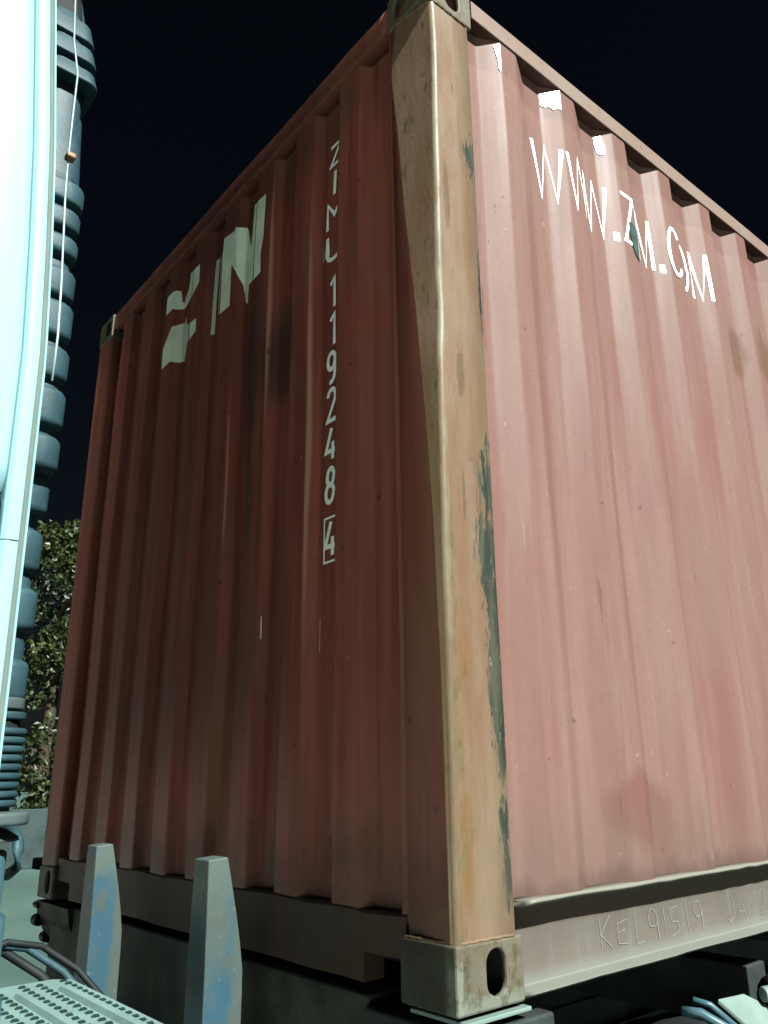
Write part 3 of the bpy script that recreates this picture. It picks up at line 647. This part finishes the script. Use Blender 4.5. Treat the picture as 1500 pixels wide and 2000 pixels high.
bm = bmesh.new(); loft(bm, [[(x, y, z) for y, z in ((0.0,-0.013),(0.01,-0.07),(0.045,-0.14),(0.11,-0.20),(0.22,-0.24),(0.35,-0.24),(0.35,-0.013))] for x in (-W-0.01, -W+0.36)]); obj('bolster_end', bm, M_bolster, tr)
for y, z, r in ((0.004, -0.030, 0.012), (0.010, -0.085, 0.022), (0.048, -0.150, 0.020), (0.085, -0.178, 0.022)):
    bm = bmesh.new(); tube(bm, [(-W-0.035, y, z), (-W-0.02, y, z), (-W+0.02, y, z)], [r*.8, r, r], 10); obj('bolt', bm, M_black, tr)
bm = bmesh.new(); box(bm, -0.30, 0.004, 0.012, 0.26, -0.155, -0.030); obj('bolster_end', bm, M_frame, tr, bevel=0.008)
bm = bmesh.new(); box(bm, -0.15, 0.010, 0.012, 0.186, -0.016, -0.008); obj('twistlock_plate', bm, M_bracket, tr, bevel=0.002)
for x in (-1.62, -0.86):
    bm = bmesh.new(); box(bm, x-0.03, x+0.03, 0.30, 11.5, -0.42, -0.06); box(bm, x-0.07, x+0.07, 0.30, 11.5, -0.06, -0.045); box(bm, x-0.07, x+0.07, 0.30, 11.5, -0.435, -0.42); obj('frame_beam', bm, M_frame, tr)
for y in (1.2, 2.4, 3.6, 5.7):
    bm = bmesh.new(); box(bm, -W+0.1, -0.1, y, y+0.1, -0.26, -0.10); obj('cross_member', bm, M_frame, tr, bevel=0.005)
# pale bracket and valve under the side rail
br = bm = bmesh.new()
P = [(-0.03, 0.915, -0.122), (-0.03, 1.04, -0.130), (0.10, 1.36, -0.295), (0.10, 1.08, -0.31)]
bm = bmesh.new(); a = [bm.verts.new(p) for p in P]; b = [bm.verts.new((p[0]-0.004, p[1], p[2]-0.012)) for p in P]
bm.faces.new(a); bm.faces.new(b[::-1])
for i in range(4): bm.faces.new((a[i], b[i], b[(i+1) % 4], a[(i+1) % 4]))
obj('side_bracket', bm, M_bracket, tr, bevel=0.003)
bm = bmesh.new(); tube(bm, [(-0.06, 0.80, -0.135), (-0.02, 0.815, -0.135), (0.06, 0.90, -0.20), (0.09, 1.0, -0.33)], 0.012, 10); tube(bm, [(-0.05, 0.835, -0.115), (-0.02, 0.86, -0.125), (0.05, 0.93, -0.21)], 0.008, 8); obj('air_hose', bm, M_housing, tr, True)
bm = bmesh.new(); tube(bm, [(0.0, 1.08, -0.135), (0.03, 1.16, -0.14)], [0.018, 0.028], 14); obj('valve_cap', bm, M_bracket, tr, bevel=0.004)
bm = bmesh.new(); tube(bm, [(0.02, 1.10, -0.15), (0.08, 1.3, -0.17)], 0.06, 16); obj('air_tank', bm, M_black, tr, True)
bm = bmesh.new(); tube(bm, [(0.0, 0.765, -0.168), (0.02, 0.815, -0.175)], 0.020, 12); obj('valve_cap', bm, M_bracket, tr, bevel=0.004)
# running gear at the rear end
def wheel(parent, x, y, z, nm='wheel'):
    bm = bmesh.new(); prof = [(0.28, -0.13), (0.42, -0.14), (0.50, -0.11), (0.52, -0.05), (0.52, 0.05), (0.50, 0.11), (0.42, 0.14), (0.28, 0.13)]
    loft(bm, [[(x+h, y+r*math.cos(t), z+r*math.sin(t)) for t in [2*PI*i/28 for i in range(28)]] for r, h in prof]); w_ = obj(nm, bm, M_black, parent, True)
    bm = bmesh.new(); lp = [(0.05, 0.10), (0.27, 0.06), (0.285, 0.135), (0.28, -0.12)]
    loft(bm, [[(x+h, y+r*math.cos(t), z+r*math.sin(t)) for t in [2*PI*i/20 for i in range(20)]] for r, h in lp]); obj('rim', bm, M_bracket, w_, True)
for y in (8.2, 9.5):
    wheel(tr, -0.20, y, 0.52-Z0); wheel(tr, -W+0.2, y, 0.52-Z0)
for y in (8.2, 9.5):
    bm = bmesh.new(); tube(bm, [(-W+0.2, y, 0.52-Z0), (-0.2, y, 0.52-Z0)], 0.06, 12); obj('axle', bm, M_frame, tr)

# ================================================================ the tractor unit
tk = empty('truck_tractor', (0, 0, Z0), 'white truck tractor cab with ribbed dark air duct and perforated catwalk behind it', 'truck')
def ye(z): return lerp(z, [(-0.8, -0.822), (0.2, -0.825), (0.426, -0.827), (0.571, -0.829), (0.789, -0.833), (1.035, -0.838), (1.213, -0.850), (1.404, -0.866), (1.713, -0.900), (2.2, -0.965), (2.6, -1.03)])
def cab_strip(name, D, z0, z1, mat, step=0.05, bottom_round=0, top_round=0, par=None):
    """D: list of (distance forward from the rear edge, x)"""
    bm = bmesh.new(); rings = []
    for z in zlev(z0, z1, step):
        r = 0.0
        if bottom_round and z < z0+bottom_round: q = 1-(z-z0)/bottom_round; r = 0.018*(1-math.sqrt(max(0, 1-q*q)))
        if top_round and z > z1-top_round: q = 1-(z1-z)/top_round; r = 0.03*(1-math.sqrt(max(0, 1-q*q)))
        rings.append([(x-r, ye(z)-d, z) for d, x in D])
    loft(bm, rings, False); return obj(name, bm, mat, par or tk, True, True)
cab_strip('side_deflector', [(0.004,-0.05),(0.0,-0.02),(0.0,0.026),(0.0008,0.0285),(0.0035,0.0285),(0.004,0.024)], 0.12, 2.62, M_cab)
cab_strip('rubber_seal', [(0.0035,0.022),(0.0042,0.0258),(0.0100,0.0258),(0.0106,0.022)], 0.12, 2.62, M_seal)
fl = [(0.0102,0.020),(0.0105,0.0265),(0.0120,0.030),(0.0270,0.0305),(0.0300,0.0285),(0.0330,0.0245),(0.0350,0.0235),(0.0350,0.010)]
cab_strip('rear_flange', fl, 0.7445, 2.62, M_cab); cab_strip('rear_flange', fl, 0.12, 0.7425, M_cab)
up = [(0.0345,0.010),(0.0350,0.0245),(0.0385,0.0275),(0.046,0.0305),(0.10,0.034),(0.40,0.042),(0.80,0.046),(1.25,0.046)]
cab_strip('side_panel', up, 0.8175, 2.62, M_cab, 0.02, bottom_round=0.03)
dn = [(0.0365,0.010),(0.0385,0.026),(0.044,0.032),(0.10,0.046),(0.40,0.058),(1.25,0.060)]
cab_strip('lower_side_panel', dn, 0.12, 0.8095, M_cab, 0.02, top_round=0.045)
bm = bmesh.new(); box(bm, -W-0.02, 0.0065, -2.1, -0.905, 0.14, 2.6); 
obj('cab_body', bm, M_cabwhite, tk)
bm = bmesh.new()
rings = []
for z in (0.10, 1.15, 2.3, 2.75):
    k2 = lerp(z, [(0.1, 0), (1.15, 0), (2.3, 0.22), (2.75, 0.5)])
    rings.append([(0.045, -2.1, z), (0.045, -3.15+k2, z), (-0.05, -3.32+k2, z), (-W+0.05, -3.32+k2, z), (-W-0.045, -3.15+k2, z), (-W-0.045, -2.1, z)])
loft(bm, rings); obj('cab_front', bm, M_cab, tk, bevel=0.03)
bm = bmesh.new(); box(bm, -W-0.04, 0.03, -2.9, -1.08, 2.62, 2.70); obj('cab_roof', bm, M_cab, tk, bevel=0.02)
bm = bmesh.new(); box(bm, 0.047, 0.055, -3.0, -2.3, 1.15, 1.95); obj('door_window', bm, M_black, tk, bevel=0.004)
bm = bmesh.new(); box(bm, -W+0.15, -0.15, -3.335, -3.325, 1.1, 1.8); obj('windscreen', bm, M_black, tk)
# frame rails, wheels, mudguards
for x in (-1.62, -0.86):
    bm = bmesh.new(); box(bm, x-0.04, x+0.04, -3.0, 1.6, -0.62, -0.33); obj('frame_rail', bm, M_frame, tk)
for y in (-2.6, 0.95):
    for x in (-0.22, -W+0.22): wheel(tk, x, y, 0.52-Z0)

# ---- the air intake duct: louvred head, smooth box, ribbed shaft, bellows
sil = [(2.70,-0.70),(2.51,-0.639),(2.37,-0.559),(2.19,-0.492),(2.08,-0.456),(1.99,-0.462),(1.80,-0.430),(1.66,-0.392),(1.46,-0.368),(1.35,-0.349),(1.26,-0.340),(1.16,-0.328),(1.04,-0.322),(1.00,-0.345),(0.93,-0.372),(0.80,-0.358),(0.70,-0.342),(0.60,-0.348),(0.52,-0.318),(0.40,-0.318)]
def rrect(cx, cy, hx, hy, z, r=0.35, n=4, tilt=0.0):
    rr = min(hx, hy)*r*2; P = []
    for q, (sx, sy) in enumerate(((1,1),(-1,1),(-1,-1),(1,-1))):
        for i in range(n+1):
            a = PI/2*q+PI/2*i/n; px = cx+sx*(hx-rr)+rr*math.cos(a); py = cy+sy*(hy-rr)+rr*math.sin(a)
            P.append((px, py, z+tilt*(px-cx)))
    return P
def seg(z0, z1, xr, hx, hy, mat, nm='duct_rib', r=0.35, rnd=0.012, cy=-0.7515, grow=0.0):
    hy *= 0.82
    cx = xr-hx; bm = bmesh.new(); rings = []
    n = 5
    for i in range(n+1):
        a = PI/2*i/n; rings.append(rrect(cx, cy, hx-rnd*(1-math.sin(a)), hy-rnd*(1-math.sin(a)), z0+rnd*(1-math.cos(a)), r))
    for i in range(n+1):
        a = PI/2*(1-i/n); rings.append(rrect(cx+grow, cy, hx-rnd*(1-math.sin(a)), hy-rnd*(1-math.sin(a)), z1-rnd*(1-math.cos(a)), r))
    loft(bm, rings); return obj(nm, bm, mat, tk, True)
duct_core = bmesh.new(); rings = []
for z in zlev(0.52, 2.72, 0.05):
    xr = lerp(z, sil)-0.024; rings.append(rrect(xr-0.135, -0.7515, 0.135, 0.046, z))
loft(duct_core, rings); obj('air_duct', duct_core, M_duct, tk, True)
bm = bmesh.new(); loft(bm, [rrect(lerp(z, sil)-0.165, -0.7515, 0.142, 0.050, z) for z in (2.04, 2.2, 2.4, 2.72)]); obj('louvre_core', bm, M_black, tk)
ribs = [(529,580),(604,652),(687,730),(770,818)]
for zt, zb in ((1.628,1.592),(1.552,1.520),(1.462,1.408),(1.372,1.306),(1.262,1.206),(1.164,1.100),(1.062,1.008),(0.990,0.930),(0.880,0.815),(0.762,0.700),(0.630,0.573)):
    zm = (zt+zb)/2; seg(zb-0.014, zt+0.006, lerp(zm, sil), 0.15, 0.066, M_duct, rnd=0.015)
seg(1.652, 1.712, lerp(1.68, sil)+0.002, 0.155, 0.072, M_duct)
seg(1.735, 1.995, lerp(1.85, sil)-0.002, 0.150, 0.068, M_duct, 'duct_box', rnd=0.02, grow=-0.05)
# louvred head: two columns of blocks either side of a slot
for zt, zb in ((2.80,2.61),(2.60,2.385),(2.365,2.255),(2.232,2.145),(2.118,2.050)):
    xr = lerp((zt+zb)/2, sil)+0.006
    seg(zb, zt, xr, 0.075, 0.085, M_duct, 'duct_louvre', 0.22, 0.006, grow=-(zt-zb)*0.45)
    seg(zb, zt, xr-0.160, 0.075, 0.080, M_duct, 'duct_louvre', 0.15, 0.006, grow=-(zt-zb)*0.45)
seg(2.030, 2.046, lerp(2.04, sil)-0.02, 0.14, 0.06, M_black, 'duct_collar', rnd=0.004)
# pale collar and the bellows
seg(0.545, 0.566, -0.334, 0.115, 0.062, M_duct2, 'duct_collar', rnd=0.004)
seg(0.527, 0.541, -0.326, 0.12, 0.066, M_duct, 'duct_collar', rnd=0.004)
for i in range(9):
    z = 0.513-0.0148*i; seg(z-0.0125, z, -0.312-0.0015*i, 0.115, 0.072, M_duct, 'bellows_ring', 0.45, 0.0055)
bm = bmesh.new(); loft(bm, [rrect(-0.43, -0.7515, 0.10, 0.048, z, 0.45) for z in (0.37, 0.53)]); obj('bellows_core', bm, M_black, tk, True)
seg(0.355, 0.376, -0.248, 0.12, 0.075, M_duct2, 'elbow_collar', 0.45, 0.006)
bm = bmesh.new(); tube(bm, [(-0.75,-0.64,0.338),(-0.66,-0.64,0.339),(-0.58,-0.64,0.338),(-0.545,-0.64,0.332),(-0.520,-0.64,0.318),(-0.510,-0.64,0.300),(-0.512,-0.64,0.272),(-0.54,-0.645,0.258),(-0.62,-0.66,0.255)], 0.010, 12); obj('coolant_pipe', bm, M_duct, tk, True)
bm = bmesh.new(); lathe(bm, -0.366, -0.80, [(0.01, 0.362), (0.06, 0.358), (0.092, 0.348), (0.112, 0.336), (0.114, 0.330)], 32); obj('housing_lid', bm, M_duct2, tk, True)
bm = bmesh.new(); lathe(bm, -0.366, -0.80, [(0.095, 0.314), (0.098, 0.31), (0.098, 0.22), (0.108, 0.212), (0.108, 0.10), (0.118, 0.09), (0.125, -0.5)], 32); obj('air_filter_housing', bm, M_housing, tk, True)
# pale cable strapped down the front of the duct
cb = [(-0.90,-0.64,2.80),(-0.80,-0.64,2.62)]
for z, x in ((2.417,-0.706),(2.221,-0.615),(2.068,-0.607),(1.929,-0.594),(1.804,-0.573),(1.5,-0.498),(1.36,-0.472),(1.25,-0.47)):
    # traced on the plane y=-.70, slid towards the eye along its sight line
    s = (-0.832+1.1271)/(-0.70+1.1271); cb.append((1.2062+(x-1.2062)*s, -0.832, 0.413+(z-0.413)*s))
cb = cb[2:]
cb = [tuple(Vector(p)+Vector((0.002*noise.noise(Vector((i,0,1))),0,0))) for i, p in enumerate(cb)]
cb.insert(0, (cb[0][0]-0.06, -0.832, cb[0][2]+0.22))
bm = bmesh.new(); tube(bm, cb, 0.0017, 8); obj('cable', bm, M_rod, tk, True)
bm = bmesh.new(); q = cb[4]; box(bm, q[0]-0.004, q[0]+0.014, -0.838, -0.822, q[2]-0.005, q[2]+0.006); obj('cable_clip', bm, M_orange, tk, bevel=0.003)

# ---- catwalk: folded plate with long beads and rows of raised louvres
DX0, DX1, DY0, DY1, DZ = -1.135, 0.02, -0.90, -0.308, -0.050
bm = bmesh.new(); cr = 0.05
def dxs():
    return [DX0+(DX1-DX0)*i/40 for i in range(41)]
beads = [-0.359, -0.4585, -0.558, -0.657, -0.756]
ys = [DY1]
for b in beads: ys += [b+0.0145, b+0.009, b, b-0.009, b-0.0145]
ys.append(DY0)
grid = []
xs = [DX0, DX0+0.012, DX0+0.05, DX0+0.115, DX0+0.128, DX0+0.142]+[DX0+0.2+(DX1-DX0-0.2)*i/12 for i in range(13)]
for x in xs:
    row = []
    for y in ys:
        z = DZ; d = min(abs(y-b) for b in beads)
        if d < 0.0144: z += (0.0105 if d < 0.0092 else 0)*min(1, max(0, (x-(DX0+0.115))/0.024))
        xx = x
        if x < DX0+0.02 and y > DY1-0.001: xx = x+0.035
        row.append(bm.verts.new((xx, y, z)))
    grid.append(row)
for a, b in zip(grid, grid[1:]):
    for i in range(len(a)-1): bm.faces.new((a[i], b[i], b[i+1], a[i+1]))
# folded down edges
def skirt(vs, dz=-0.04, d=(0,0)):
    lo = [bm.verts.new((v.co.x+d[0], v.co.y+d[1], DZ+dz)) for v in vs]
    for i in range(len(vs)-1): bm.faces.new((vs[i], vs[i+1], lo[i+1], lo[i]))
skirt([r[0] for r in grid], d=(0, 0.004)); skirt(grid[0], d=(-0.004, 0)); skirt(grid[-1], d=(0.004, 0))
obj('catwalk', bm, M_deck, tk, False)
cw = [o for o in tk.children if o.name.startswith('catwalk')][0]
bl = bmesh.new(); bd = bmesh.new()
rows = [-0.3305, -0.3905, -0.4285, -0.4905, -0.5265, -0.589, -0.626, -0.688, -0.725, -0.787]
for j, y in enumerate(rows):
    x = DX0+0.045+0.012*(j % 2)
    while x < DX1-0.03:
        # a half-dome louvre that opens towards the cab side
        w2, l2, h2 = 0.0095, 0.013, 0.0055
        A = [bl.verts.new(p) for p in ((x-l2, y-w2*.7, DZ+0.0006), (x-l2, y+w2*.7, DZ+0.0006), (x, y+w2, DZ+0.0006), (x, y-w2, DZ+0.0006), (x-0.002, y-w2*.55, DZ+h2), (x-0.002, y+w2*.55, DZ+h2), (x-l2*.6, y-w2*.4, DZ+h2*.8), (x-l2*.6, y+w2*.4, DZ+h2*.8))]
        for f in ((0,1,7,6),(6,7,5,4),(1,2,5,7),(0,6,4,3)): bl.faces.new([A[i] for i in f])
        Dk = [bd.verts.new(p) for p in ((x-0.001, y-w2, DZ+0.0012), (x+0.0040, y-w2*.7, DZ+0.0012), (x+0.0040, y+w2*.7, DZ+0.0012), (x-0.001, y+w2, DZ+0.0012), (x-0.0015, y-w2*.55, DZ+h2-0.0006), (x-0.0015, y+w2*.55, DZ+h2-0.0006))]
        bd.faces.new(Dk[:4]); bd.faces.new([Dk[0], Dk[4], Dk[5], Dk[3]])
        x += 0.0375
o = obj('louvre', bl, M_deck, cw); o['kind'] = 'stuff'
o = obj('louvre_slot', bd, M_slot, cw); o['kind'] = 'stuff'
# suzi hoses and valves between catwalk and trailer
for i, (dy, r, mt) in enumerate(((0.0, 0.012, M_black), (0.06, 0.010, M_duct), (0.10, 0.009, M_black))):
    bm = bmesh.new(); pts = [(-1.30-0.02*i, -0.62+dy, -0.02), (-1.36, -0.50+dy, 0.015), (-1.38, -0.40+dy, -0.01), (-1.36, -0.30+dy, -0.08), (-1.30, -0.20+dy, -0.2), (-1.2, -0.05+dy, -0.36)]
    tube(bm, pts, r, 10); obj('air_hose', bm, mt, tk, True)
bm = bmesh.new(); tube(bm, [(-1.42, -0.58, -0.05), (-1.40, -0.52, -0.03)], 0.045, 16); obj('hose_coupling', bm, M_bracket, tk, bevel=0.006)
bm = bmesh.new(); box(bm, -1.62, -1.20, -0.88, -0.52, -0.16, -0.07); obj('battery_box', bm, M_bracket, tk, bevel=0.02)
bm = bmesh.new(); box(bm, -2.35, -1.25, -0.95, -0.25, -0.62, -0.42); obj('mudguard', bm, M_frame, tk, bevel=0.03)

# ================================================================ beyond the truck
o = bm = bmesh.new(); box(bm, -0.12, 0.12, -9, 16, 0, 1.22); o = obj('low_wall', bm, M_wall, None, bevel=0.02)
o.location = (-18.6, 0, 0); o['label'] = 'low grey concrete wall at the yard edge under the trees'; o['category'] = 'wall'
bn = empty('waste_bin', (-17.6, 5.05, 0), 'dark waste bin standing against the low grey wall', 'bin')
bm = bmesh.new(); loft(bm, [[(-0.26*s, -0.24*s, z), (0.26*s, -0.24*s, z), (0.26*s, 0.24*s, z), (-0.26*s, 0.24*s, z)] for s, z in ((0.8, 0.05), (1.0, 0.72))]); obj('bin_body', bm, M_black, bn, bevel=0.02)
bm = bmesh.new(); box(bm, -0.29, 0.29, -0.27, 0.27, 0.72, 0.78); obj('lid', bm, M_black, bn, bevel=0.015)
def leafy(name, loc, rx, ry, h, n, label, seed):
    random.seed(seed); t = empty(name, loc, label, 'tree')
    bm = bmesh.new(); tube(bm, [(0,0,0),(0.1,0.05,h*.25),(0.0,0.15,h*.55),(0.1,0.1,h*.85)], [0.22,0.17,0.11,0.03], 10)
    for i in range(14):
        a = random.random()*2*PI; z = h*(0.2+0.6*random.random()); l = rx*0.8
        tube(bm, [(0,0.05,z),(l*.5*math.cos(a), l*.5*math.sin(a), z+0.3),(l*math.cos(a), l*math.sin(a), z+0.8)], [0.07,0.04,0.015], 6)
    obj('trunk', bm, M_bark, t, True)
    vs, fs = [], []
    cl = []
    for i in range(150):
        a = random.random()*2*PI; r = math.sqrt(random.random()); z = random.random()
        ww = math.sin(PI*min(1, 0.18+z*0.8))**0.6*(0.85+0.3*random.random())
        cl.append((rx*r*ww*math.cos(a), ry*r*ww*math.sin(a), h*(0.06+0.92*z), 0.28+0.34*random.random()))
    for i in range(n):
        c_ = random.choice(cl); d = Vector((random.gauss(0,1), random.gauss(0,1), random.gauss(0,1))).normalized()*c_[3]*(0.55+0.5*random.random())
        p = Vector(c_[:3])+d; s = 0.035+0.045*random.random()
        nrm = Vector((random.gauss(0.4,1), random.gauss(0,1), random.gauss(0.3,1))).normalized(); a = nrm.orthogonal().normalized(); a.rotate(Matrix.Rotation(random.random()*6.28, 3, nrm)); b = nrm.cross(a)
        k0 = len(vs); vs += [p-a*s*1.3, p+b*s*.75+nrm*s*.15, p+a*s*1.4, p-b*s*.75+nrm*s*.15]; fs.append((k0,k0+1,k0+2,k0+3))
    me = bpy.data.meshes.new('crown'); me.from_pydata([tuple(v) for v in vs], [], fs); link('crown', me, M_leaf, t)
leafy('tree', (-20.6, 5.3, 0), 1.9, 2.6, 8.5, 16000, 'bushy green tree rising behind the dark waste bin, between cab and container', 3)
